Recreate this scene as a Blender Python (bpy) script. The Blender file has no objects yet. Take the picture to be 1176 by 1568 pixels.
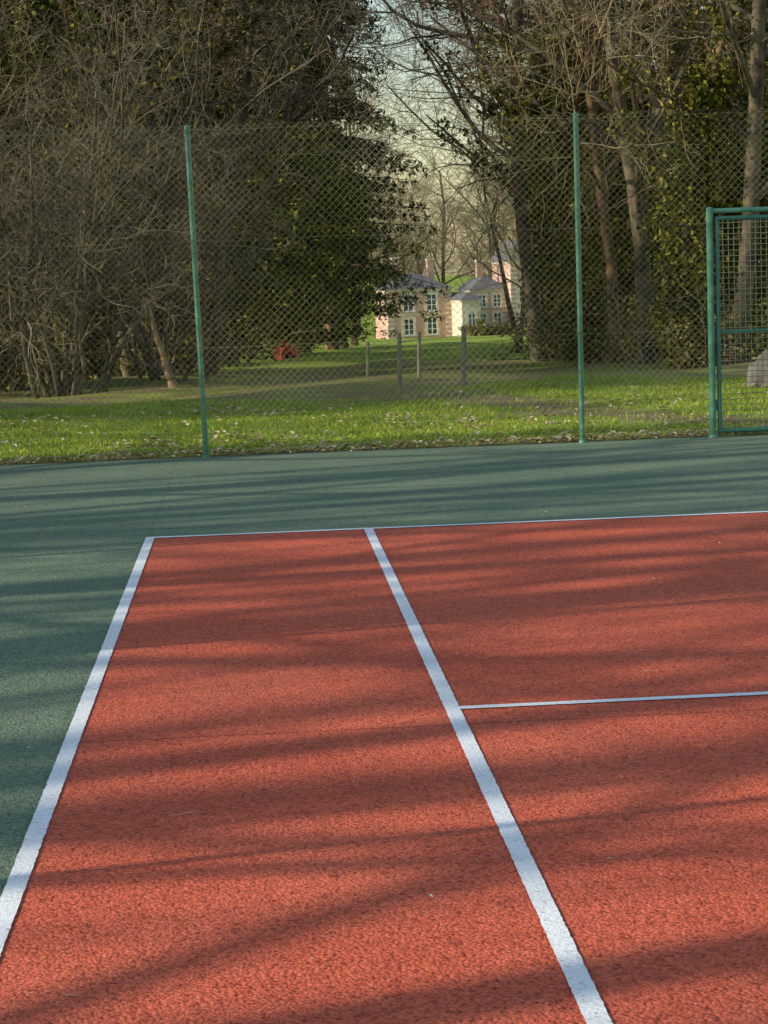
import bpy, math, random
import numpy as np
from mathutils import Vector, Matrix
S = bpy.context.scene
R = random.Random(7); N = np.random.default_rng(7)
TAU = math.tau
# ------------------------------------------------------------------ helpers
def link(o): S.collection.objects.link(o); return o
def empty(name, loc=(0,0,0), rz=0):
    o = bpy.data.objects.new(name, None); o.location = loc; o.rotation_euler = (0,0,rz); return link(o)
def obj(name, me, parent=None, loc=(0,0,0), rz=0, sc=1, rx=0, ry=0):
    o = bpy.data.objects.new(name, me); o.location = loc; o.rotation_euler = (rx,ry,rz)
    o.scale = (sc,sc,sc) if not hasattr(sc,'__len__') else sc
    link(o)
    if parent: o.parent = parent
    return o
def qmesh(name, V, Q, mats, midx=None, smooth=None):
    V = np.asarray(V, dtype=np.float32).reshape(-1,3); Q = np.asarray(Q, dtype=np.int32).reshape(-1,4)
    me = bpy.data.meshes.new(name)
    me.vertices.add(len(V)); me.vertices.foreach_set('co', V.ravel())
    me.loops.add(len(Q)*4); me.loops.foreach_set('vertex_index', Q.ravel())
    me.polygons.add(len(Q)); me.polygons.foreach_set('loop_start', np.arange(len(Q), dtype=np.int32)*4)
    for m in mats: me.materials.append(m)
    if midx is not None: me.polygons.foreach_set('material_index', np.asarray(midx, dtype=np.int32))
    sm = np.zeros(len(Q), dtype=bool) if smooth is None else np.asarray(smooth, dtype=bool)
    me.polygons.foreach_set('use_smooth', sm)
    me.update(calc_edges=True)
    return me
def seg_geo(segs, k):
    a = np.asarray(segs, dtype=np.float64).reshape(-1,8)
    a = a[np.linalg.norm(a[:,3:6]-a[:,:3],axis=1)>1e-6]
    p0, p1, r0, r1 = a[:,:3], a[:,3:6], a[:,6], a[:,7]
    d = p1-p0; d /= np.maximum(np.linalg.norm(d,axis=1,keepdims=True),1e-9)
    ref = np.where(np.abs(d[:,2:3])<0.9, np.array([[0,0,1.]]), np.array([[1.,0,0]]))
    u = np.cross(d, ref); u /= np.linalg.norm(u,axis=1,keepdims=True); v = np.cross(d,u)
    n = len(a); V = np.zeros((n,2*k,3))
    for i in range(k):
        c, s = math.cos(TAU*i/k), math.sin(TAU*i/k); w = u*c+v*s
        V[:,i] = p0+w*r0[:,None]; V[:,k+i] = p1+w*r1[:,None]
    base = (np.arange(n)*2*k)[:,None]
    Q = np.stack([np.concatenate([base+i, base+(i+1)%k, base+k+(i+1)%k, base+k+i],axis=1) for i in range(k)],axis=1)
    return V.reshape(-1,3), Q.reshape(-1,4)
def leaf_geo(C, size, asp=0.55):
    C = np.asarray(C).reshape(-1,3); n = len(C)
    u = N.normal(size=(n,3)); u /= np.linalg.norm(u,axis=1,keepdims=True)
    w = N.normal(size=(n,3)); v = np.cross(u,w); v /= np.linalg.norm(v,axis=1,keepdims=True)
    s = size*(0.6+0.8*N.random((n,1)))
    V = np.stack([C-u*s*.5, C+v*s*.5*asp, C+u*s*.5, C-v*s*.5*asp],axis=1)
    return V.reshape(-1,3), np.arange(4*n).reshape(-1,4)
def plant(name, segs, leaves, mats, leafsize=.1, asp=.55, kbig=7, rb=.03):
    Vs=[];Qs=[];M=[];SM=[];off=0
    if len(segs):
        a = np.asarray(segs).reshape(-1,8); big = a[:,6]>rb
        for sub,k in ((a[big],kbig),(a[~big],3)):
            if len(sub):
                V,Q = seg_geo(sub,k); Vs.append(V);Qs.append(Q+off);off+=len(V);M.append(np.zeros(len(Q)));SM.append(np.ones(len(Q)))
    if len(leaves):
        V,Q = leaf_geo(leaves,leafsize,asp); Vs.append(V);Qs.append(Q+off);off+=len(V);M.append(np.ones(len(Q)));SM.append(np.zeros(len(Q)))
    return qmesh(name,np.concatenate(Vs),np.concatenate(Qs),mats,np.concatenate(M),np.concatenate(SM))
class Box:
    def __init__(s): s.V=[];s.Q=[];s.M=[]
    def box(s,x0,x1,y0,y1,z0,z1,m=0):
        b=len(s.V)
        s.V+=[(x0,y0,z0),(x1,y0,z0),(x1,y1,z0),(x0,y1,z0),(x0,y0,z1),(x1,y0,z1),(x1,y1,z1),(x0,y1,z1)]
        for q in ((0,3,2,1),(4,5,6,7),(0,1,5,4),(1,2,6,5),(2,3,7,6),(3,0,4,7)): s.Q.append([b+i for i in q]); s.M.append(m)
    def quad(s,a,b,c,d,m=0):
        n=len(s.V); s.V+=[a,b,c,d]; s.Q.append([n,n+1,n+2,n+3]); s.M.append(m)
    def mesh(s,name,mats): return qmesh(name,s.V,s.Q,mats,s.M)
# ------------------------------------------------------------------ materials
def newmat(name):
    m = bpy.data.materials.new(name); m.use_nodes=True; nt=m.node_tree
    for n in list(nt.nodes): nt.nodes.remove(n)
    out=nt.nodes.new('ShaderNodeOutputMaterial'); b=nt.nodes.new('ShaderNodeBsdfPrincipled')
    nt.links.new(b.outputs[0],out.inputs[0]); return m,nt,b,out
def sock(nt,x,inp):
    if hasattr(x,'is_output'): nt.links.new(x,inp)
    else:
        if hasattr(x,'__len__') and len(x)==3 and inp.type=='RGBA': x=(*x,1)
        inp.default_value=x
def math_(nt,op,a,b=0.0,c=None,clamp=False):
    n=nt.nodes.new('ShaderNodeMath'); n.operation=op; n.use_clamp=clamp
    sock(nt,a,n.inputs[0]); sock(nt,b,n.inputs[1])
    if c is not None: sock(nt,c,n.inputs[2])
    return n.outputs[0]
def mix(nt,f,a,b,mode='MIX'):
    n=nt.nodes.new('ShaderNodeMixRGB'); n.blend_type=mode; sock(nt,f,n.inputs[0]); sock(nt,a,n.inputs[1]); sock(nt,b,n.inputs[2]); return n.outputs[0]
def noise(nt,vec,scale,detail=3,rough=.5,dist=0):
    n=nt.nodes.new('ShaderNodeTexNoise'); n.inputs['Scale'].default_value=scale; n.inputs['Detail'].default_value=detail
    n.inputs['Roughness'].default_value=rough; n.inputs['Distortion'].default_value=dist
    nt.links.new(vec,n.inputs['Vector']); return n.outputs[0]
def voro(nt,vec,scale,feat='F1'):
    n=nt.nodes.new('ShaderNodeTexVoronoi'); n.feature=feat; n.inputs['Scale'].default_value=scale; nt.links.new(vec,n.inputs['Vector']); return n
def rng_(nt,x,a,b,c=0.0,d=1.0):
    n=nt.nodes.new('ShaderNodeMapRange'); sock(nt,x,n.inputs[0]); 
    for i,v in enumerate((a,b,c,d)): n.inputs[1+i].default_value=v
    return n.outputs[0]
def pos(nt): return nt.nodes.new('ShaderNodeNewGeometry').outputs['Position']
def objc(nt): return nt.nodes.new('ShaderNodeTexCoord').outputs['Object']
def bump(nt,h,b,strength=.5,dist=.01):
    n=nt.nodes.new('ShaderNodeBump'); n.inputs['Strength'].default_value=strength; n.inputs['Distance'].default_value=dist
    nt.links.new(h,n.inputs['Height']); nt.links.new(n.outputs[0],b.inputs['Normal'])
def simple(name,c1,c2,scale=5,rough=.7,bs=.3,bd=.01,vec='o',detail=3,spec=.5):
    m,nt,b,o=newmat(name); v=objc(nt) if vec=='o' else pos(nt)
    f=noise(nt,v,scale,detail); f2=rng_(nt,f,.35,.65)
    sock(nt,mix(nt,f2,c1,c2),b.inputs['Base Color']); b.inputs['Roughness'].default_value=rough; b.inputs['Specular IOR Level'].default_value=spec
    if bs: bump(nt,noise(nt,v,scale*4,3),b,bs,bd)
    return m
def leafmat(name,c1,c2,c3,nscale=.8,trans=0,pw=3.0):
    m,nt,b,o=newmat(name); nt.nodes.remove(b); b=nt.nodes.new('ShaderNodeBsdfDiffuse'); nt.links.new(b.outputs[0],o.inputs[0])
    g=nt.nodes.new('ShaderNodeNewGeometry')
    n1=noise(nt,g.outputs['Position'],nscale,1); f=rng_(nt,n1,.38,.62)
    c=mix(nt,f,c1,c2); c=mix(nt,math_(nt,'MULTIPLY',math_(nt,'POWER',g.outputs['Random Per Island'],pw),.9),c,c3)
    sock(nt,c,b.inputs['Color'])
    if trans>0:
        t=nt.nodes.new('ShaderNodeBsdfTranslucent'); sock(nt,mix(nt,.5,c,c3),t.inputs[0])
        mx=nt.nodes.new('ShaderNodeMixShader'); mx.inputs[0].default_value=trans
        nt.links.new(b.outputs[0],mx.inputs[1]); nt.links.new(t.outputs[0],mx.inputs[2]); nt.links.new(mx.outputs[0],o.inputs[0])
    return m
M_bark=simple('bark_grey',(.065,.053,.036),(.19,.155,.10),3,.9,.6,.03,spec=.1)
M_bark2=simple('bark_brown',(.08,.052,.032),(.23,.145,.08),3,.9,.6,.03,spec=.1)
def twigmat(name,c1,c2):
    m,nt,b,o=newmat(name); nt.nodes.remove(b); b=nt.nodes.new('ShaderNodeBsdfDiffuse'); nt.links.new(b.outputs[0],o.inputs[0])
    sock(nt,mix(nt,rng_(nt,noise(nt,pos(nt),.9,1),.35,.65),c1,c2),b.inputs['Color']); return m
M_twig=twigmat('bark_twig',(.10,.082,.055),(.34,.275,.18))
M_twigt=twigmat('bark_twig_tan',(.30,.23,.13),(.52,.42,.24))
M_yew=leafmat('yew_foliage',(.014,.028,.007),(.060,.066,.012),(.40,.35,.06),.8,0,3.6)  # sunlit highlights and deep shade painted in: bright random leaves over darkened base
M_ivy=leafmat('ivy_foliage',(.026,.042,.009),(.088,.092,.015),(.44,.38,.07),1.0,0,3.2)
M_spruce=leafmat('spruce_foliage',(.012,.026,.014),(.035,.048,.018),(.17,.155,.05),.7,0)
M_scrub=leafmat('scrub_foliage',(.13,.10,.035),(.10,.10,.028),(.38,.31,.11),.7,0)
# ------------------------------------------------------------------ court surfaces
def court_mat(name,ca,cb,cdark,joint):
    m,nt,b,o=newmat(name); p=pos(nt)
    big=noise(nt,p,.8,3,.6); mid=noise(nt,p,11,3,.7)
    c=mix(nt,rng_(nt,big,.3,.7),ca,cb)
    vg=voro(nt,p,95); hole=rng_(nt,vg.outputs['Distance'],.25,.75)
    nn=noise(nt,p,70,3,.75); pit=rng_(nt,nn,.54,.63)
    c=mix(nt,math_(nt,'MULTIPLY',pit,.85),c,cdark)
    c=mix(nt,math_(nt,'MULTIPLY',rng_(nt,mid,.5,.72),.25),c,cdark)
    vc=nt.nodes.new('ShaderNodeSeparateColor'); nt.links.new(vg.outputs['Color'],vc.inputs[0])
    c=mix(nt,math_(nt,'MULTIPLY',rng_(nt,vc.outputs[0],.55,1.),.35),c,tuple(min(1,x*1.6+.06) for x in ca))
    c=mix(nt,math_(nt,'MULTIPLY',rng_(nt,vc.outputs[1],.6,1.),.45),c,cdark)
    sx=nt.nodes.new('ShaderNodeSeparateXYZ'); nt.links.new(p,sx.inputs[0])
    for ax,val,st_ in joint:
        dd=math_(nt,'ABSOLUTE',math_(nt,'SUBTRACT',sx.outputs[ax],val))
        dd=math_(nt,'ADD',dd,math_(nt,'MULTIPLY',math_(nt,'SUBTRACT',mid,.5),.02))
        c=mix(nt,math_(nt,'MULTIPLY',rng_(nt,dd,.012,.004),st_),c,cdark)
    sock(nt,c,b.inputs['Base Color']); b.inputs['Roughness'].default_value=.9; b.inputs['Specular IOR Level'].default_value=.15
    h=math_(nt,'ADD',math_(nt,'MULTIPLY',hole,-.7),math_(nt,'MULTIPLY',nn,-.9))
    bump(nt,h,b,.6,.0045)
    return m
M_red=court_mat('court_red_paint',(.63,.118,.058),(.73,.160,.082),(.17,.024,.016),[(1,-5.75,.5)])
M_green=court_mat('court_green_paint',(.155,.215,.135),(.215,.27,.165),(.035,.065,.045),[(0,-.02,.18)])
m,nt,b,o=newmat('line_white_paint'); p=pos(nt)
w=noise(nt,p,60,3,.7); w2=noise(nt,p,3,2)
c=mix(nt,rng_(nt,w,.57,.68),(.88,.88,.86),(.5,.42,.40)); c=mix(nt,math_(nt,'MULTIPLY',rng_(nt,w2,.4,.7),.3),c,(.72,.72,.72))
sock(nt,c,b.inputs['Base Color']); b.inputs['Roughness'].default_value=.8; bump(nt,noise(nt,p,75,2,.6),b,.6,.005); M_white=m
court=empty('tennis_court')
def sheet(name,x0,x1,y0,y1,z,mat,parent):
    return obj(name,qmesh(name,[(x0,y0,z),(x1,y0,z),(x1,y1,z),(x0,y1,z)],[[0,1,2,3]],[mat]),parent)
xs=np.arange(-4.2,15.3,.12); V=[];Q=[]
for i,x in enumerate(xs):
    V+=[(x,-32,.004),(x,5.86+.03*math.sin(x*1.7)+R.uniform(-.018,.018),.004)]
    if i: Q.append([2*i-2,2*i,2*i+1,2*i-1])
obj('green_surround',qmesh('green_surround',V,Q,[M_green]),court)
sheet('red_playing_area',0,10.97,-23.77,0,.008,M_red,court)
def line(name,x0,x1,y0,y1):
    horiz=(x1-x0)>(y1-y0); L=(x1-x0) if horiz else (y1-y0); n=max(2,int(L/.02)); V=[];Q=[]
    for i in range(n+1):
        t=i/n; j0=R.uniform(-.0014,.0014); j1=R.uniform(-.0014,.0014)
        if horiz: V+=[(x0+L*t,y0+j0,.012),(x0+L*t,y1+j1,.012)]
        else: V+=[(x1+j0,y0+L*t,.012),(x0+j1,y0+L*t,.012)]
        if i: Q.append([2*i-2,2*i,2*i+1,2*i-1])
    obj(name,qmesh(name,V,Q,[M_white]),court)
lw=.056
line('baseline',-lw/2,10.97+lw/2,-lw/2,lw/2)
line('doubles_sideline_left',-lw/2,lw/2,-23.77,-lw/2); line('singles_sideline_left',1.37-lw/2,1.37+lw/2,-23.77,-lw/2)
line('singles_sideline_right',9.6-lw/2,9.6+lw/2,-23.77,-lw/2); line('doubles_sideline_right',10.97-lw/2,10.97+lw/2,-23.77,-lw/2)
line('service_line',1.37+lw/2,9.6-lw/2,-5.485-.025,-5.485+.025)
line('centre_service_line',5.485-.025,5.485+.025,-11.885,-5.511)
# ------------------------------------------------------------------ ground
def gz(x,y):
    z=0
    if y>15.7:
        yy=min(y,332); z=-.0299*(yy-15.7)
    if y>7:
        k=min(1,(y-7)/8); z+=k*(.07*math.sin(x*.55+y*.31)+.05*math.sin(x*1.3-y*.8+1))
    return z
def axis(lst):
    o=[]
    for a,b,s in lst: o+=list(np.arange(a,b,s))
    return np.array(o+[lst[-1][1]])
xs=axis([(-3000,-200,200),(-200,-20,12),(-20,24,.6),(24,200,12),(200,3000,200)])
ys=axis([(-600,-20,40),(-20,5,1),(5,60,.6),(60,340,8),(340,4000,200)])
V=[(x,y,gz(x,y)) for y in ys for x in xs]; nx=len(xs)
Q=[[j*nx+i,j*nx+i+1,(j+1)*nx+i+1,(j+1)*nx+i] for j in range(len(ys)-1) for i in range(nx-1)]
m,nt,b,o=newmat('grass_ground'); p=pos(nt); sx=nt.nodes.new('ShaderNodeSeparateXYZ'); nt.links.new(p,sx.inputs[0]); X,Y=sx.outputs[0],sx.outputs[1]
n1=noise(nt,p,.35,2,.6); n2=noise(nt,p,5,3,.7); n3=noise(nt,p,45,2,.7); n4=noise(nt,p,1.3,3,.7)
g=mix(nt,rng_(nt,n1,.35,.65),(.18,.27,.024),(.30,.38,.038)); g=mix(nt,math_(nt,'MULTIPLY',rng_(nt,n2,.45,.7),.5),g,(.09,.14,.016)); g=mix(nt,math_(nt,'MULTIPLY',rng_(nt,n3,.45,.7),.5),g,(.38,.42,.07))
lit=mix(nt,rng_(nt,n2,.35,.65),(.18,.12,.065),(.36,.26,.15)); lit=mix(nt,math_(nt,'MULTIPLY',rng_(nt,n3,.45,.65),.6),lit,(.07,.05,.03))
wob=math_(nt,'MULTIPLY',math_(nt,'SUBTRACT',noise(nt,p,.6,3,.65),.5),9.0)
fa=rng_(nt,math_(nt,'ADD',math_(nt,'ADD',Y,wob),math_(nt,'MULTIPLY',X,-.15)),11.5,15.5)
fb=rng_(nt,Y,34.,44.,1.,.0)
f1=math_(nt,'MULTIPLY',math_(nt,'MULTIPLY',fa,fb),rng_(nt,n4,.38,.58,.25,.9))
f2=rng_(nt,math_(nt,'ADD',Y,math_(nt,'MULTIPLY',math_(nt,'SUBTRACT',n4,.5),1.0)),6.25,6.0)
pc=math_(nt,'ABSOLUTE',math_(nt,'SUBTRACT',X,math_(nt,'SUBTRACT',8.3,math_(nt,'MULTIPLY',Y,.38))))
pc=math_(nt,'ADD',pc,math_(nt,'MULTIPLY',math_(nt,'SUBTRACT',n4,.5),1.6))
f3=math_(nt,'MULTIPLY',rng_(nt,pc,.85,.3),rng_(nt,Y,22.,14.))
f3=math_(nt,'MULTIPLY',f3,.9)
n5=math_(nt,'MULTIPLY',rng_(nt,noise(nt,p,.9,3,.7),.54,.66),.5)
ff=math_(nt,'MAXIMUM',math_(nt,'MAXIMUM',f1,f2),math_(nt,'MAXIMUM',f3,n5),clamp=True)
sock(nt,mix(nt,ff,g,lit),b.inputs['Base Color']); b.inputs['Roughness'].default_value=.95; b.inputs['Specular IOR Level'].default_value=.1
bump(nt,math_(nt,'ADD',n2,n3),b,.6,.03); M_ground=m
obj('ground',qmesh('ground',V,Q,[M_ground],smooth=np.ones(len(Q))))
def scatter_blades(n,x0,x1,y0,y1,h):
    x=N.uniform(x0,x1,n); y=y0+(y1-y0)*N.random(n)**1.25
    clump=np.sin(x*3.1+np.sin(y*2.3)*2)*np.sin(y*2.9+x)
    z=np.array([gz(a,c) for a,c in zip(x,y)])
    a=N.uniform(0,TAU,n); hh=h*(.5+N.random(n))*(1+.35*clump); w=.0055+.003*N.random(n)
    dx,dy=np.cos(a)*w,np.sin(a)*w; lx,ly=N.normal(0,.45,n)*hh,N.normal(0,.45,n)*hh
    pth=np.abs(x-(8.3-.38*y))+.3*np.sin(y*3)+.2*np.sin(x*5)
    keep=(N.random(n)<np.clip((y-5.85)/.5,.12,1))&((pth>.65)|(N.random(n)<.15))&((clump>-.35)|(N.random(n)<.3))
    B=np.stack([np.stack([x-dx,y-dy,z],1),np.stack([x+dx,y+dy,z],1),np.stack([x+lx*.6+dx*.6,y+ly*.6+dy*.6,z+hh*.65],1),np.stack([x+lx,y+ly,z+hh],1)],1)[keep]
    return B.reshape(-1,3)
B=scatter_blades(90000,-4,9,5.95,15,.036)
M_blade=leafmat('grass_blades',(.18,.28,.022),(.30,.39,.038),(.52,.54,.11),1.2,.2)
obj('grass',qmesh('grass',B,np.arange(len(B)).reshape(-1,4),[M_blade]))
def flatleaves(n,fx,size,asp=.3,curl=.15):
    V=[]
    for i in range(n):
        x,y,z=fx(); s=size*R.uniform(.5,1.2); a=R.uniform(0,TAU); t=R.uniform(-.3,.3)
        c,sn=math.cos(a),math.sin(a)
        for (u,v,k) in ((-.5,0,0),(0,-asp,curl),(.5,0,0),(0,asp,curl)):
            V.append((x+(u*c-v*sn)*s,y+(u*sn+v*c)*s,z+.004+s*(k+abs(t)*(u+.5))))
    return V
def lawnpt():
    while 1:
        x=R.uniform(-4,8); y=5.9+8*R.random()**1.7
        dens=.2+.8*max(0,math.sin(x*1.3+1)*math.sin(y*1.1+x*.4)); 
        if y<6.2: dens=1
        if R.random()<dens: return x,y,gz(x,y)+.015+.02*R.random()
M_dead=leafmat('dead_leaf',(.34,.23,.11),(.54,.41,.22),(.80,.70,.46),2,0,2)
V=flatleaves(1900,lawnpt,.10)
obj('fallen_leaves',qmesh('fallen_leaves',V,np.arange(len(V)).reshape(-1,4),[M_dead]))
def edgept(): return R.uniform(-4,9),R.gauss(5.93,.07),.012
V=flatleaves(800,edgept,.07); obj('leaf_litter',qmesh('leaf_litter',V,np.arange(len(V)).reshape(-1,4),[M_dead]))
def courtpt(): return R.uniform(-2,5),R.uniform(-9.5,5.6),.013
V=flatleaves(150,courtpt,.024,.2,.04)
for i in range(110):
    x,y,z=courtpt(); a=R.uniform(0,TAU); L=R.uniform(.02,.09); w=.0015; c,s=math.cos(a),math.sin(a)
    V+=[(x-s*w,y+c*w,z),(x+s*w,y-c*w,z),(x+c*L+s*w,y+s*L-c*w,z+.003),(x+c*L-s*w,y+s*L+c*w,z+.003)]
M_deb=leafmat('court_debris',(.50,.40,.28),(.66,.56,.42),(.80,.74,.62),2,0,1.5)
obj('court_leaf_debris',qmesh('court_leaf_debris',V,np.arange(len(V)).reshape(-1,4),[M_deb]))
# ------------------------------------------------------------------ fence
M_post=simple('green_post_paint',(.055,.21,.13),(.14,.35,.23),9,.45,.2,.002)
M_gatep=simple('dark_green_paint',(.03,.13,.095),(.045,.17,.125),9,.45,.2,.002)
M_wire=twigmat('fence_wire',(.18,.18,.10),(.38,.35,.21))
M_wire2=twigmat('gate_wire',(.14,.19,.12),(.40,.38,.24))
FY=5.78; fence=empty('chain_link_fence')
def clink(x0,x1,z0,z1,pitch,r=.00175):
    """woven wire: short pieces between crossings, each bowing over/under its neighbour"""
    S_=[]; h=pitch/2; o=.0022
    nx_=int(round((x1-x0)/h)); nz=int(round((z1-z0)/h))
    wob=lambda X,Z:.006*math.sin(X*2.1+Z*1.3)+.004*math.sin(X*5.3-Z*2.2)
    for i in range(nx_):
        for j in range(nz):
            X0,X1=x0+i*h,x0+(i+1)*h; Z0,Z1=z0+j*h,z0+(j+1)*h; sg=o if (i%2) else -o
            A=(X0+wob(X0,Z0),Z0+wob(X0+3,Z0)); B=(X1+wob(X1,Z1),Z1+wob(X1+3,Z1)); C=(X0+wob(X0,Z1),Z1+wob(X0+3,Z1)); D=(X1+wob(X1,Z0),Z0+wob(X1+3,Z0))
            if (i+j)%2==0: S_.append((A[0],sg,A[1],B[0],-sg,B[1],r,r))
            else: S_.append((C[0],-sg,C[1],D[0],sg,D[1],r,r))
    return S_
def segobj(name,segs,k,mat,parent,loc=(0,0,0),rz=0):
    V,Q=seg_geo(segs,k); return obj(name,qmesh(name,V,Q,[mat],smooth=np.ones(len(Q))),parent,loc,rz)
segobj('mesh_far',clink(-3.66,4.83,.03,2.97,.066)+clink(4.86,6.08,2.14,2.97,.066)+clink(6.1,14.6,.03,2.97,.066),3,M_wire,fence,(0,FY-.035,0))
tw=[]
for z in (.08,1.0,1.95,2.93):
    for a,e in ((-3.66,4.86),(6.08,14.6)):
        n=40
        for i in range(n):
            t0,t1=i/n,(i+1)/n; f=lambda t:z-.012*math.sin(t*math.pi*5)**2
            tw.append((a+(e-a)*t0,0,f(t0),a+(e-a)*t1,0,f(t1),.002,.002))
tw.append((4.86,0,2.93,6.08,0,2.93,.002,.002))
segobj('tension_wires',tw,4,M_wire,fence,(0,FY-.03,0))
segobj('mesh_side',clink(0,6.5,.03,2.97,.066),3,M_wire,fence,(-3.69,-.75,0),math.pi/2)
def tube_profile(x,y,h,r,lean=0.,ly=0.):
    s=[]; n=6
    for i in range(n):
        a,b_=i/n,(i+1)/n
        s.append((x+lean*a*h,y+ly*a*h,h*a,x+lean*b_*h,y+ly*b_*h,h*b_,r,r))
    t=(x+lean*h,y+ly*h)
    s.append((t[0],t[1],h,t[0],t[1],h+.006,r*1.12,r*1.12)); s.append((t[0],t[1],h+.006,t[0],t[1],h+.018,r*1.12,r*.2))
    s.append((t[0],t[1],h+.018,t[0],t[1],h+.019,r*.2,r*.001))
    s.append((x,y,-.0,x,y,.03,r*1.6,r*1.3))
    return s
P=[]
P+=tube_profile(-3.66,FY,2.98,.027); P+=tube_profile(.228,FY,2.95,.024,-.014); P+=tube_profile(3.659,FY,2.96,.024,.002); P+=tube_profile(6.12,FY,2.98,.03)
for x in (9.5,12.5,14.63): P+=tube_profile(x,FY,2.96,.024)
for k in range(1,8): P+=tube_profile(-3.66,FY-3.43*k-.05*k,2.95,.026,0,.004*R.uniform(-1,1))
segobj('posts',P,12,M_post,fence)
B_=Box()
for x,ln in ((.228,-.014),(3.659,.002)):
    for z in (.3,.65,1.0,1.45,1.95,2.4,2.9): B_.box(x+ln*z-.029,x+ln*z+.029,FY-.032,FY-.026,z,z+.008)
obj('tie_clips',B_.mesh('tie_clips',[M_wire]),fence)
# ------------------------------------------------------------------ gate
gate=empty('metal_gate',(4.865,FY,0))
P=tube_profile(0,0,2.08,.031)
P+=[(0,0,2.06,1.24,0,2.06,.022,.022)]
segobj('gate_post',P,12,M_post,gate)
gx0,gx1=.068,1.18
F=[(gx0,0,.06,gx0,0,1.995,.021,.021),(gx1,0,.06,gx1,0,1.995,.021,.021),(gx0-.02,0,.06,gx1+.02,0,.06,.021,.021),(gx0-.02,0,1.99,gx1+.02,0,1.99,.021,.021),(gx0,0,.965,gx1,0,.965,.017,.017)]
segobj('gate_frame',F,12,M_gatep,gate)
W=[]
x=gx0+.05
while x<gx1: W.append((x,-.012,.06,x,-.012,1.98,.0028,.0028)); x+=.05
z=.1
while z<1.98: W.append((gx0,-.018,z,gx1,-.018,z,.0028,.0028)); z+=.05
segobj('gate_mesh',W,4,M_wire2,gate)
H=[]
for z in (.3,1.7): H+=[(0.0,-.0,z,gx0,0,z,.012,.012),(gx0-.034,0,z-.05,gx0-.034,0,z+.05,.012,.012)]
H+=[(gx1-.03,-.05,1.02,gx1-.16,-.05,1.02,.009,.009),(gx1-.03,-.05,1.02,gx1-.03,0,1.02,.009,.009)]
segobj('hinges_and_handle',H,8,M_gatep,gate)
# ------------------------------------------------------------------ boulder behind gate
def boulder():
    V=[];Q=[];n1_,n2_=48,26
    for j in range(n2_+1):
        th=j/n2_*math.pi/2*1.1
        for i in range(n1_):
            a=i/n1_*TAU; w=min(1,th*1.5)
            r=1+w*(.07*math.sin(3*a+1+th)+.05*math.sin(5*a+4*th)+.03*math.sin(9*a-7*th)+.02*math.sin(15*a+11*th))
            V.append((.62*r*math.cos(a)*math.sin(th)**.85,.5*r*math.sin(a)*math.sin(th)**.85,.50*r*max(0,math.cos(th))**.8-.02))
            if j: 
                k=(j-1)*n1_; Q.append([k+i,j*n1_+i,j*n1_+(i+1)%n1_,k+(i+1)%n1_])
    return qmesh('boulder',V,Q,[simple('boulder_stone',(.10,.09,.07),(.22,.20,.16),5,.95,.9,.04)],smooth=np.ones(len(Q)))
obj('boulder',boulder(),None,(7.35,12.3,gz(7.35,12.3)-.02))
# ------------------------------------------------------------------ vegetation generators
def basis_perp(d):
    r=Vector((0,0,1)) if abs(d.z)<.9 else Vector((1,0,0)); return d.cross(r).normalized()
def grow(rng,segs,p,d,L,r,lev,P):
    stack=[(p,d,L,r,lev)]
    maxl=P['levels']
    while stack:
        p,d,L,r,lev=stack.pop()
        n=P['nseg'][lev]; r1=r*P['taper'][lev]; kids=P['kids'][lev] if lev<maxl else 0
        first=P['first'][min(lev,len(P['first'])-1)]
        ph=rng.uniform(0,TAU)
        pts=[]
        for i in range(n):
            j=P['jit'][lev]
            d=(d+Vector((rng.gauss(0,j),rng.gauss(0,j),rng.gauss(0,j)+P['trop'][lev]))).normalized()
            q=p+d*(L/n); ra=r+(r1-r)*i/n; rb_=r+(r1-r)*(i+1)/n
            segs.append((p.x,p.y,p.z,q.x,q.y,q.z,max(ra,P['rmin']),max(rb_,P['rmin'])))
            pts.append((p.copy(),q.copy(),d.copy(),ra)); p=q
        for c in range(kids):
            t=first+(1-first)*(c+rng.random())/kids
            k=min(n-1,int(t*n)); a,b_,dd,ra=pts[k]; f=t*n-k
            base=a+(b_-a)*f; ph+=2.4+rng.uniform(-.5,.5)
            u=basis_perp(dd); side=(Matrix.Rotation(ph,3,dd)@u)
            ang=math.radians(rng.uniform(*P['ang'][lev])); nd=(dd*math.cos(ang)+side*math.sin(ang)).normalized()
            stack.append((base,nd,L*P['lr'][lev]*(1.15-.6*t)*rng.uniform(.7,1.2),max(ra*P['rr'][lev],P['rmin']),lev+1))
bareP=dict(levels=4,nseg=[10,7,5,4,3],taper=[.35,.3,.3,.4,.6],kids=[13,8,6,5,0],first=[.22,.15,.12,.1],jit=[.05,.13,.17,.2,.22],trop=[.02,.05,.03,.01,0],ang=[(38,72),(30,60),(30,65),(30,70)],lr=[.50,.55,.55,.55],rr=[.45,.5,.5,.6],rmin=.0045)
def bare(seed,H=14,r=.24,mats=(M_bark,M_twig),rmin=.0045,kids=None,name='bare_tree_mesh',levels=4):
    rng=random.Random(seed); P=dict(bareP); P['rmin']=rmin; P['levels']=levels
    if kids: P['kids']=kids
    s=[]; grow(rng,s,Vector((0,0,-.3)),Vector((rng.uniform(-.1,.1),rng.uniform(-.1,.1),1)).normalized(),H,r,0,P)
    s.append((0,0,-.3,0,0,.25,r*1.5,r*.98))
    a=np.array(s); big=a[:,6]>.022
    V1,Q1=seg_geo(a[big],7); V2,Q2=seg_geo(a[~big],3)
    return qmesh(name,np.concatenate([V1,V2]),np.concatenate([Q1,Q2+len(V1)]),list(mats),np.concatenate([np.zeros(len(Q1)),np.ones(len(Q2))]),np.ones(len(Q1)+len(Q2)))
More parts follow.
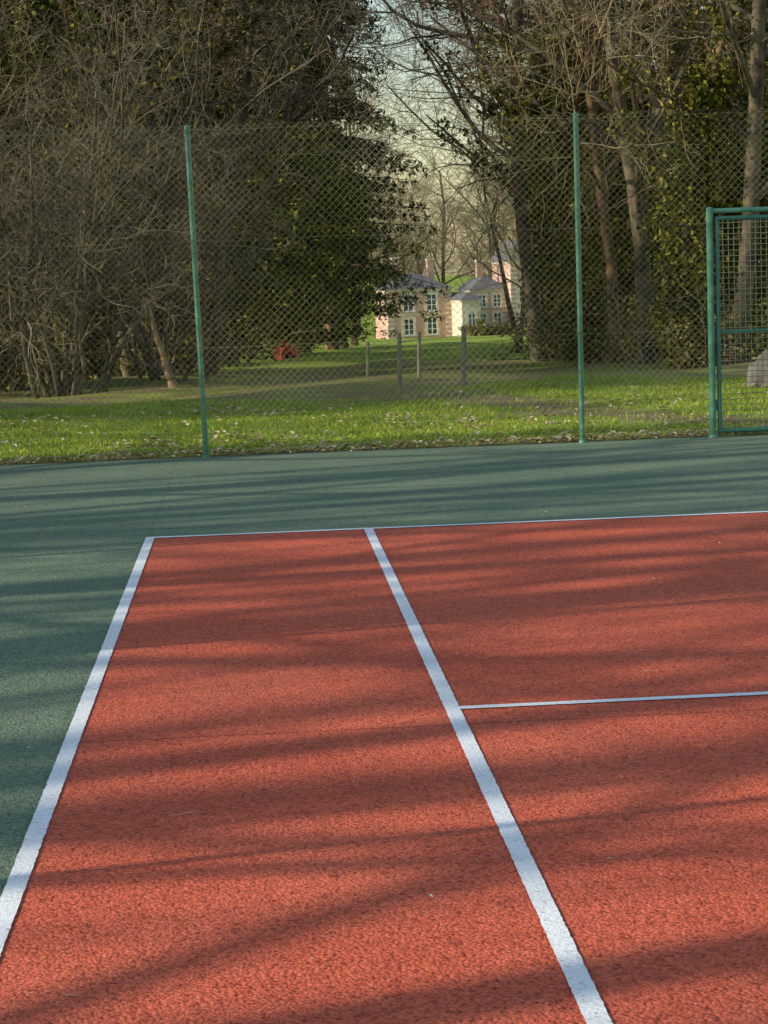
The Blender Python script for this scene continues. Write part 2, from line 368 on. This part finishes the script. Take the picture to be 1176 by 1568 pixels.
bareA=bare(1,14,.2); bareB=bare(2,15,.19); bareC=bare(5,12,.14,(M_bark2,M_twigt)); bareF=bare(9,17,.26,(M_bark2,M_twigt),.012,[13,8,6,4,0])
bareG=bare(12,18,.28,(M_bark,M_twig),.012,[13,8,5,4,0])
shA=bare(61,19,.26,rmin=.012,kids=[11,5,3,0,0],levels=3); shB=bare(62,17,.20,rmin=.012,kids=[9,6,3,0,0],levels=3)
def thicket(seed,stems=26,H=7.5,name='thicket'):
    rng=random.Random(seed); s=[]
    P=dict(levels=3,nseg=[11,7,5,3],taper=[.3,.3,.4,.6],kids=[10,7,5,0],first=[.14,.1,.1],jit=[.12,.19,.22,.26],trop=[-.01,.02,.0,-.02],ang=[(20,70),(25,70),(30,75)],lr=[.42,.5,.5],rr=[.5,.55,.6],rmin=.004)
    for i in range(stems):
        a=rng.uniform(0,TAU); rr=rng.uniform(.05,.75); t=rng.uniform(.08,.62)
        grow(rng,s,Vector((math.cos(a)*rr,math.sin(a)*rr,-.1)),Vector((math.cos(a)*t,math.sin(a)*t,1)).normalized(),H*rng.uniform(.6,1.1),rng.uniform(.025,.06),0,P)
    a=np.array(s); big=a[:,6]>.015; V1,Q1=seg_geo(a[big],6); V2,Q2=seg_geo(a[~big],3)
    return qmesh(name,np.concatenate([V1,V2]),np.concatenate([Q1,Q2+len(V1)]),[M_bark,M_twig],np.concatenate([np.zeros(len(Q1)),np.ones(len(Q2))]),np.ones(len(Q1)+len(Q2)))
thA=thicket(3,20); thB=thicket(8,13,6)
def clumped(rng_np,centers,n_each,spread):
    c=np.repeat(np.asarray(centers),n_each,axis=0); s=np.asarray(spread)
    return c+rng_np.normal(size=c.shape)*s
def ivytree(seed,H=13,r=.2,hl=7.5,nclump=300,per=60,size=.13,spread=.15,rad=.65,name='ivy_tree_mesh'):
    rng=random.Random(seed); s=[]
    P=dict(bareP); P['levels']=3; P['kids']=[13,8,6,0]; P['first']=[.3,.15,.12]; P['lr']=[.42,.5,.5]
    grow(rng,s,Vector((0,0,-.3)),Vector((rng.uniform(-.08,.08),rng.uniform(-.08,.08),1)).normalized(),H,r,0,P)
    trunk=s[:10]; a=np.array(s)
    C=[]
    for i in range(nclump):
        z=hl*rng.random()**.85; k=min(9,int((z+.3)/H*10)); t=trunk[k]
        rr=rad*(.35+.75*math.sin(min(1,z/hl)*math.pi*.8+.3))*rng.uniform(.35,1.25); an=rng.uniform(0,TAU)
        C.append((t[0]+math.cos(an)*rr,t[1]+math.sin(an)*rr,z))
    limb=[x for x in s[10:] if x[6]>.025 and x[2]<hl*1.3]
    for x in rng.sample(limb,min(80,len(limb))): C.append((x[0],x[1],x[2]))
    L=clumped(N,C,per,(spread,spread,spread*1.3))
    L=L[L[:,2]>.05]
    return plant(name,a,L,[M_bark2,M_ivy],size,.6)
ivyA=ivytree(21); ivyB=ivytree(22,12,.14,6.5,190,60,.12,.14,.5); ivyC=ivytree(23,14,.2,9,320,60,.13,.19,1.0)
def yew(seed,a=4,H=9.5,ncl=520,per=65,size=.20,spread=.27,base=.6,name='yew_mesh'):
    rng=random.Random(seed); C=[]; s=[]
    for i in range(7):
        an=rng.uniform(0,TAU); s.append((0,0,-.2,math.cos(an)*a*.35,math.sin(an)*a*.35,H*.55,.16,.05))
    while len(C)<ncl:
        an=rng.uniform(0,TAU); t=rng.random(); z=base+(H-base)*t
        prof=math.sqrt(max(0,1-((t-.33)/.70)**2))
        bumpf=1+.26*math.sin(3*an+seed+4*t)+.22*math.sin(7*an+9*t+seed)
        rr=a*prof*bumpf*(1-.45*rng.random()**2.2)*rng.uniform(.92,1.14)
        C.append((math.cos(an)*rr,math.sin(an)*rr,z+rng.uniform(-.3,.3)))
    L=clumped(N,C,per,(spread,spread,spread*.5))
    L=L[L[:,2]>.1]
    return plant(name,s,L,[M_bark2,M_yew],size,.4)
yewA=yew(31); yewB=yew(32,3.2,8,380,65,.19)
def spruce(seed,H=24,R0=5.2,z0=3.5,name='spruce_mesh'):
    rng=random.Random(seed); s=[(0,0,-.3,0,0,H*.5,.38,.22),(0,0,H*.5,0,0,H,.22,.03)]; L=[]
    z=z0
    while z<H-.5:
        f=1-z/H
        for k in range(5):
            an=rng.uniform(0,TAU); Lb=R0*(f**.75)*rng.uniform(.65,1.2)+.3
            px,py,pz=0,0,z+rng.uniform(-.3,.3); up=rng.uniform(-.05,.2); n=9
            for i in range(n):
                t=i/n; nxp=px+math.cos(an)*Lb/n; nyp=py+math.sin(an)*Lb/n; nz=pz+(up-.75*t+.5*t*t)*Lb/n
                s.append((px,py,pz,nxp,nyp,nz,.045*(1-t)+.008,.045*(1-t)+.006))
                if i>0:
                    m=int(13+13*(1-abs(t-.5)))
                    w=.42*Lb*(1-t)*.6+.15
                    for q in range(m):
                        o=rng.gauss(0,.5)*w; fz=abs(rng.gauss(0,.22))
                        L.append((nxp-math.sin(an)*o+rng.gauss(0,.1),nyp+math.cos(an)*o+rng.gauss(0,.1),nz-abs(o)*.35-fz))
                px,py,pz=nxp,nyp,nz
        z+=.42*(.6+f)
    return plant(name,s,np.array(L),[M_bark2,M_spruce],.29,.28)
spr=spruce(41)
def T(name,me,x,y,rz=None,sc=1.,lx=0,ly=0,parent=None):
    if rz is None: rz=R.uniform(0,TAU)
    o=obj(name,me,parent,(x,y,gz(x,y)),rz,sc); o.rotation_euler=(lx,ly,rz); return o
# left side
T('hazel_thicket',thA,-2.5,21.7,.3,.97); T('hazel_thicket',thB,-5.0,22.5,1.4,1.1); T('hazel_thicket',thB,-.9,27,2.4,.95)
for x,y,me,sc in ((-4.2,26,ivyA,1),(-2.7,28.5,ivyB,1.2),(-1.3,32,ivyB,1.2),(-5.2,34,ivyC,1.1),(-.5,42,ivyB,1.1),(-3.2,37,ivyC,1.),(-5.6,24.5,ivyB,1.1),(-1.9,44,ivyC,.9)): T('ivy_clad_tree',me,x,y,None,sc)
for x,y,me,sc in ((-4.2,46,yewB,1.1),(-8,48,yewA,.95),(-1.4,56,yewB,1.15),(.6,68,yewB,1.1),(2.25,77,yewA,1.0),(-2.2,78,yewA,1.15),(3.6,104,yewB,1.1)): T('yew_tree',me,x,y,None,sc)
for x,y,sc in ((3.1,88,1.1),(4.9,99,1.15),(.3,76,1.),(-3.0,90,1.15),(-8,70,1),(-4.2,62,.9)): T('spruce_tree',spr,x,y,None,sc)
for x,y,me,sc in ((-1.9,31,bareA,.8),(-3.6,25,bareC,.7),(-.35,35,bareA,.8),(-5,38,bareB,.9),(.1,46,bareB,.9)): T('bare_tree',me,x,y,None,sc)
# right side
T('bare_tree',bareB,6.9,32,1.0,.95,0,-.10); T('bare_tree',bareA,9.3,24.,3.5,.9); T('bare_tree',bareC,10.2,41,.5,1.2)
T('bare_tree',bareC,7.6,27,5.2,.9); T('bare_tree',bareB,9.8,47,4.2,1.0); T('bare_tree',bareA,8.2,26.5,2.2,.9,0,-.05)
T('bare_tree',bareB,9.6,30,3.2,.9); T('bare_tree',bareB,12.2,58,2.7,1.05); T('bare_tree',bareA,13.6,70,.7,1.2)
for x,y,me,sc in ((7.9,35,ivyA,.9),(7.3,28,ivyB,.8),(8.9,31,ivyA,.85),(8.5,24.5,ivyB,.8),(10.6,31,ivyA,1),(11.3,47,ivyC,.8),(14.6,52,ivyC,.9),(12.1,36,ivyC,.9)): T('ivy_clad_tree',me,x,y,None,sc)
T('yew_tree',yewB,13.0,62,None,.55); T('yew_tree',yewB,16.5,66,None,.7)
def stem(x,y,dx,h,r,mat,crown=5):
    s=[];px,py,pz=0,0,-.05; n=8
    for i in range(n):
        q=(px+dx/n+R.gauss(0,.015),py+R.gauss(0,.02),pz+h/n); s.append((px,py,pz,*q,r*(1-i/n*.6)+(.03 if i==0 else 0),r*(1-(i+1)/n*.6))); px,py,pz=q
    P=dict(levels=2,nseg=[5,4,3],taper=[.3,.4,.6],kids=[5,4,0],first=[.1,.1],jit=[.12,.16,.2],trop=[.05,.02,0],ang=[(30,60),(30,60)],lr=[.5,.5],rr=[.5,.5],rmin=.005)
    for k in range(crown): grow(random.Random(k+int(x*10)),s,Vector((px,py,pz-.1*k)),Vector((R.uniform(-.5,.5),R.uniform(-.5,.5),1)).normalized(),h*.8,r*.3,0,P)
    a=np.array(s); V1,Q1=seg_geo(a[:n],9); V2,Q2=seg_geo(a[n:],4)
    return obj('leaning_young_tree',qmesh('leaning_young_tree',np.concatenate([V1,V2]),np.concatenate([Q1,Q2+len(V1)]),[mat,M_twig],np.concatenate([np.zeros(len(Q1)),np.ones(len(Q2))]),np.ones(len(Q1)+len(Q2))),None,(x,y,gz(x,y)))
M_litbark=simple('bark_sunlit',(.22,.14,.075),(.38,.26,.15),5,.9,.6,.02,spec=.1)  # warm sunlight on the trunk is painted into this bark colour
stem(-.62,20.9,-.30,1.5,.07,M_litbark,4); stem(8.8,50,-.9,4.2,.10,M_bark); stem(-.25,25,.12,2.2,.05,M_bark2,3)
# gap and distance
for x,y,me,sc in ((8.0,137,bareF,1),(17.8,107,bareF,.8),(36,227,bareG,1.1),(6.6,122,bareG,.95),(25,150,bareF,1.1),(16,84,bareC,1.1),(14.2,92,bareC,.95),(38,245,bareF,1.2)): T('bare_tree',me,x,y,None,sc)
dist=empty('distant_trees')
rr=random.Random(99)
for i in range(24):
    x=-5+i*3.6+rr.uniform(-2,2); y=rr.uniform(350,400); T('tree',[bareF,bareG,bareF,bareF][rr.randrange(4)],x,y,rr.uniform(0,TAU),rr.uniform(1.3,1.9),parent=dist)
for x,y,me in ((-12,110,spr),(-7,116,yewA),(-2,112,spr),(-17,104,spr),(2,130,spr)): T('tree',me,x,y,rr.uniform(0,TAU),1.3,parent=dist)
for i in range(7):
    y=rr.uniform(85,140); x=(y+13)*(.17+.022*i); T('tree',[bareG,bareF,yewB][i%3],x,y,rr.uniform(0,TAU),rr.uniform(1.,1.3),parent=dist)
def scrub(seed,n,size,name):
    rng=random.Random(seed); C=[(rng.gauss(0,1.1),rng.gauss(0,.8),abs(rng.gauss(0,.55))+.1) for _ in range(n)]
    L=clumped(N,C,60,(.18,.18,.15)); L=L[L[:,2]>.02]
    s=[]
    P=dict(levels=1,nseg=[5,4],taper=[.3,.5],kids=[8,0],first=[.1],jit=[.14,.2],trop=[.02,0],ang=[(30,60)],lr=[.5],rr=[.6],rmin=.005)
    for i in range(24): grow(rng,s,Vector((rng.gauss(0,.8),rng.gauss(0,.6),0)),Vector((rng.uniform(-.7,.7),rng.uniform(-.7,.7),1)).normalized(),rng.uniform(1,2.2),.012,0,P)
    return plant(name,s,L,[M_twig,M_scrub],size,.5)
scA=scrub(51,55,.10,'scrub'); scB=scrub(52,60,.3,'scrub_far')
for x,y,me,sc in ((-4.5,25,scA,.9),(-2.0,32,scA,1),(-1.9,40,scA,1.1),(7.9,29,scA,.9),(9.3,24.5,scA,.9),(8.8,33,scA,1.1),(12,44,scA,1.3)): T('undergrowth_shrub',me,x,y,None,sc)
for x,y,sc in ((35.5,300,1.5),(38.5,303,1.3)): T('garden_shrub',scB,x,y,None,sc)
# trees standing left of the court (their shadows rake across it)
for x,y,me,sc in ((-14,1.75,shB,.9),(-24,-1.9,shA,1.1),(-17,-2.25,shA,.9),(-30,-6,shA,1.25),(-13,-4.0,shB,.8),(-26,-8.1,shA,1.15),(-20,-8.3,shA,1.2),(-33,-12.3,shA,1.35),(-16,-10.25,shB,1),(-27,-14,shA,1.15),(-12,-12.1,shB,.9),(-20,3.2,shB,1.1),(-22,9.3,shA,1.1),(-36,5.5,shA,1.3)): T('bare_tree',me,x,y,None,sc)
T('ivy_clad_tree',ivyC,-15,9.5,None,1.1); T('ivy_clad_tree',ivyC,-19,13.5,None,1.2)  # unseen trees added to cast shade on the lawn behind the fence
# ------------------------------------------------------------------ stakes
M_wood=simple('weathered_wood',(.14,.12,.085),(.25,.22,.16),8,.9,.5,.01)
sf=empty('wooden_stake_fence')
def stake(x,y,h,r): 
    z=gz(x,y); return [(x,y,z-.05,x+.01,y,z+h*.6,r,r*.95),(x+.01,y,z+h*.6,x+.02,y,z+h,r*.95,r*.85),(x+.02,y,z+h,x+.02,y,z+h+.02,r*.85,.002)]
st=[(2.70,15.8,.80,.034),(3.60,15.8,.82,.040),(3.20,18.6,.70,.032),(2.52,20.5,.55,.03)]
s=[]
for a in st: s+=stake(*a)
segobj('stakes',s,8,M_wood,sf)
w=[]
for (a,b_) in ((0,1),(0,2),(2,3)):
    A,Bq=st[a],st[b_]
    for f in (.45,.85): w.append((A[0],A[1],gz(A[0],A[1])+A[2]*f,Bq[0],Bq[1],gz(Bq[0],Bq[1])+Bq[2]*f,.004,.004))
segobj('wires',w,3,M_wood,sf)
# ------------------------------------------------------------------ red play tent
def tent():
    e=empty('red_play_tent',(1.80,60,gz(1.8,60)),.3)
    m1=simple('red_fabric',(.60,.03,.02),(.75,.07,.04),3,.6,.3,.02); m2=simple('dark_opening',(.05,.008,.008),(.08,.012,.01),3,.9,0)  # second material paints the shade inside the tent; poles share it
    V=[];Q=[];n=18;k=7
    for j in range(k+1):
        t=j/k; yy=-.4+.8*t; s_=1-.28*abs(2*t-1)**2
        for i in range(n+1):
            a=math.pi*i/n; V.append((.42*s_*math.cos(a),yy,.66*s_*math.sin(a)**.8*(1+.03*math.cos(2*a)) if 0<i<n else 0))
            if j and i: Q.append([(j-1)*(n+1)+i-1,(j-1)*(n+1)+i,j*(n+1)+i,j*(n+1)+i-1])
    obj('canopy',qmesh('canopy',V,Q,[m1],smooth=np.ones(len(Q))),e)
    B_=Box(); sn=lambda a:max(0,math.sin(a))**.8
    for sgn in (-1,1):
        yy=sgn*.39
        for i in range(n):
            a0,a1=math.pi*i/n,math.pi*(i+1)/n
            p=lambda a,f:(.42*.72*f*math.cos(a),yy,.66*.72*f*sn(a))
            B_.quad(p(a0,.55),p(a1,.55),p(a1,1),p(a0,1),0); B_.quad((0,yy*.98,0),(0,yy*.98,0.001),p(a1,.55),p(a0,.55),1)
    obj('end_panels',B_.mesh('end_panels',[m1,m2]),e)
    segobj('poles',[(.42*math.cos(math.pi*i/10),0,.67*sn(math.pi*i/10),.42*math.cos(math.pi*(i+1)/10),0,.67*sn(math.pi*(i+1)/10),.012,.012) for i in range(10)],6,m2,e)
tent()
# ------------------------------------------------------------------ mansion
m,nt,b,o=newmat('brick_wall'); v=objc(nt)
f=noise(nt,v,1.2,4,.6); f2=noise(nt,v,14,3,.6)
c=mix(nt,rng_(nt,f,.3,.7),(.52,.31,.24),(.62,.41,.32)); c=mix(nt,math_(nt,'MULTIPLY',rng_(nt,f2,.4,.65),.4),c,(.40,.21,.15)); sock(nt,c,b.inputs['Base Color']); b.inputs['Roughness'].default_value=.9; M_brick=m
M_stone=simple('cream_stone',(.56,.49,.38),(.68,.60,.47),1.5,.9,.2,.02)
M_slate=simple('slate_roof',(.10,.10,.105),(.16,.155,.16),2,.9,.3,.03,spec=.2)
M_frame=simple('window_frame_white',(.78,.78,.76),(.85,.85,.83),2,.5,0)
m,nt,b,o=newmat('window_glass'); sock(nt,mix(nt,rng_(nt,noise(nt,objc(nt),.7,2),.4,.6),(.03,.035,.04),(.09,.10,.11)),b.inputs['Base Color']); b.inputs['Roughness'].default_value=.08; M_glass=m
hx,hy=22.2,317.; hz=-9.05
house=empty('brick_mansion',(hx,hy,hz),math.radians(8)); house.scale=(1.12,1,1.12)
MM=[M_brick,M_stone,M_slate,M_frame,M_glass]
walls=Box(); trim=Box(); roof=Box(); win=Box()
def hip(x0,x1,y0,y1,z,h,ov=.35):
    x0-=ov;x1+=ov;y0-=ov;y1+=ov
    ins=min(x1-x0,y1-y0)/2*.85
    a,b_,c,d=(x0,y0,z),(x1,y0,z),(x1,y1,z),(x0,y1,z); cx=[(x0+ins),(x1-ins)]; cy=[(y0+ins),(y1-ins)]
    A,B2,C,D=(cx[0],cy[0],z+h),(cx[1],cy[0],z+h),(cx[1],cy[1],z+h),(cx[0],cy[1],z+h)
    for q in ((a,b_,B2,A),(b_,c,C,B2),(c,d,D,C),(d,a,A,D),(A,B2,C,D),(d,c,b_,a)): roof.quad(*q,2)
def block(x0,x1,y0,y1,h,mat=0,quoin=True):
    walls.box(x0,x1,y0,y1,-1.2,h,mat)
    trim.box(x0-.12,x1+.12,y0-.12,y0-.003,h-.35,h-.003,1); trim.box(x0-.12,x0-.003,y0-.003,y1,h-.35,h-.003,1)
    if quoin:
        z=0.
        while z<h-.5:
            w=.9
            trim.box(x0-.04,x0+w,y0-.045,y0-.003,z,z+.33,1); trim.box(x1-w,x1+.04,y0-.045,y0-.003,z,z+.33,1)
            trim.box(x0-.045,x0-.003,y0,y0+w,z,z+.33,1)
            z+=.66
def window(x,y,z0,w,h):
    trim.box(x-w/2-.28,x+w/2+.28,y-.07,y-.003,z0+h,z0+h+.35,1)
    trim.box(x-w/2-.28,x-w/2,y-.07,y-.003,z0,z0+h,1); trim.box(x+w/2,x+w/2+.28,y-.07,y-.003,z0,z0+h,1)
    trim.box(x-w/2-.35,x+w/2+.35,y-.14,y-.003,z0-.18,z0,1)
    win.box(x-w/2,x+w/2,y-.02,y-.004,z0,z0+h,4)
    for a in (-w/2,-.06,w/2-.12): win.box(x+a,x+a+.12,y-.05,y-.021,z0,z0+h,3)
    for t in (0,.32,.66,.97): win.box(x-w/2+.12,x-.06,y-.045,y-.022,z0+h*t,z0+h*t+.08,3); win.box(x+.06,x+w/2-.12,y-.045,y-.022,z0+h*t,z0+h*t+.08,3)
block(0,9.3,0,10,7.0); hip(0,9.3,0,10,7.0,2.2)
for x in (3.0,6.4):
    window(x,0,3.9,1.5,2.3); window(x,0,.5,1.5,2.3)
trim.box(1.0,8.3,-.06,-.003,3.3,3.55,1)
block(9.31,12.0,-7,8,5.3,1,False); hip(9.31,12.0,-7,8,5.3,1.0); window(10.7,-7,1.,1.1,2.4)
block(12.01,17.3,-1,8,6.6); hip(12.01,17.3,-1,8,6.6,1.8); window(13.6,-1,1,1.2,2.2); window(15.8,-1,1,1.2,2.2); window(13.6,-1,4.1,1.2,1.7); window(15.8,-1,4.1,1.2,1.7)
block(17.31,20.9,-3.5,8,10.5); hip(17.31,20.9,-3.5,8,10.5,3.0); window(19.1,-3.5,1,1.3,2.4); window(19.1,-3.5,4.6,1.3,2.4)
block(20.91,26.0,-.5,8,6.8); hip(20.91,26.0,-.5,8,6.8,2.2)
for x in (22.3,24.4): window(x,-.5,.4,1.5,2.8); window(x,-.5,4.2,1.2,1.8)
for x,y,z in ((2.2,5,11.4),(7.4,5,11.0),(14.5,4,10.6),(24,4,11)):
    walls.box(x-.5,x+.5,y-.4,y+.4,7,z,0); trim.box(x-.6,x+.6,y-.5,y+.5,z+.002,z+.25,1)
for nm,bx in (('walls',walls),('stone_trim',trim),('roof',roof),('windows',win)): obj(nm,bx.mesh(nm,MM),house)
# ------------------------------------------------------------------ light
EL=math.radians(23); AZ=math.radians(11.5)
dirv=Vector((math.cos(AZ)*math.cos(EL),math.sin(AZ)*math.cos(EL),-math.sin(EL)))
L=bpy.data.lights.new('sun','SUN'); L.energy=5; L.angle=math.radians(.53); L.color=(1,.92,.77)
lo=bpy.data.objects.new('sun',L); link(lo); lo.rotation_euler=dirv.to_track_quat('-Z','Y').to_euler(); lo.location=(-20,-10,20)
W=bpy.data.worlds.new('World'); S.world=W; W.use_nodes=True; nt=W.node_tree
bg=nt.nodes['Background']; sk=nt.nodes.new('ShaderNodeTexSky'); sk.sky_type='NISHITA'; sk.sun_disc=False
sk.sun_elevation=EL; sk.sun_rotation=math.radians(258.5); sk.air_density=1.4; sk.dust_density=.8; sk.ozone_density=2.0
nt.links.new(sk.outputs[0],bg.inputs[0]); bg.inputs[1].default_value=.17
# ------------------------------------------------------------------ camera
cam=bpy.data.cameras.new('camera'); co=bpy.data.objects.new('camera',cam); link(co)
right=Vector((.99736,-.06381,-.03465)).normalized(); fwd=Vector((.05945,.99158,-.11497)).normalized()
up=right.cross(fwd).normalized(); right=fwd.cross(up).normalized()
Mx=Matrix(((right.x,up.x,-fwd.x,.697),(right.y,up.y,-fwd.y,-12.94),(right.z,up.z,-fwd.z,1.6114),(0,0,0,1)))
co.matrix_world=Mx
cam.sensor_fit='VERTICAL'; cam.sensor_height=36; cam.lens=3170/1568*36; cam.clip_start=.1; cam.clip_end=8000
S.camera=co
S.view_settings.view_transform='Standard'; S.view_settings.look='None'; S.view_settings.exposure=0
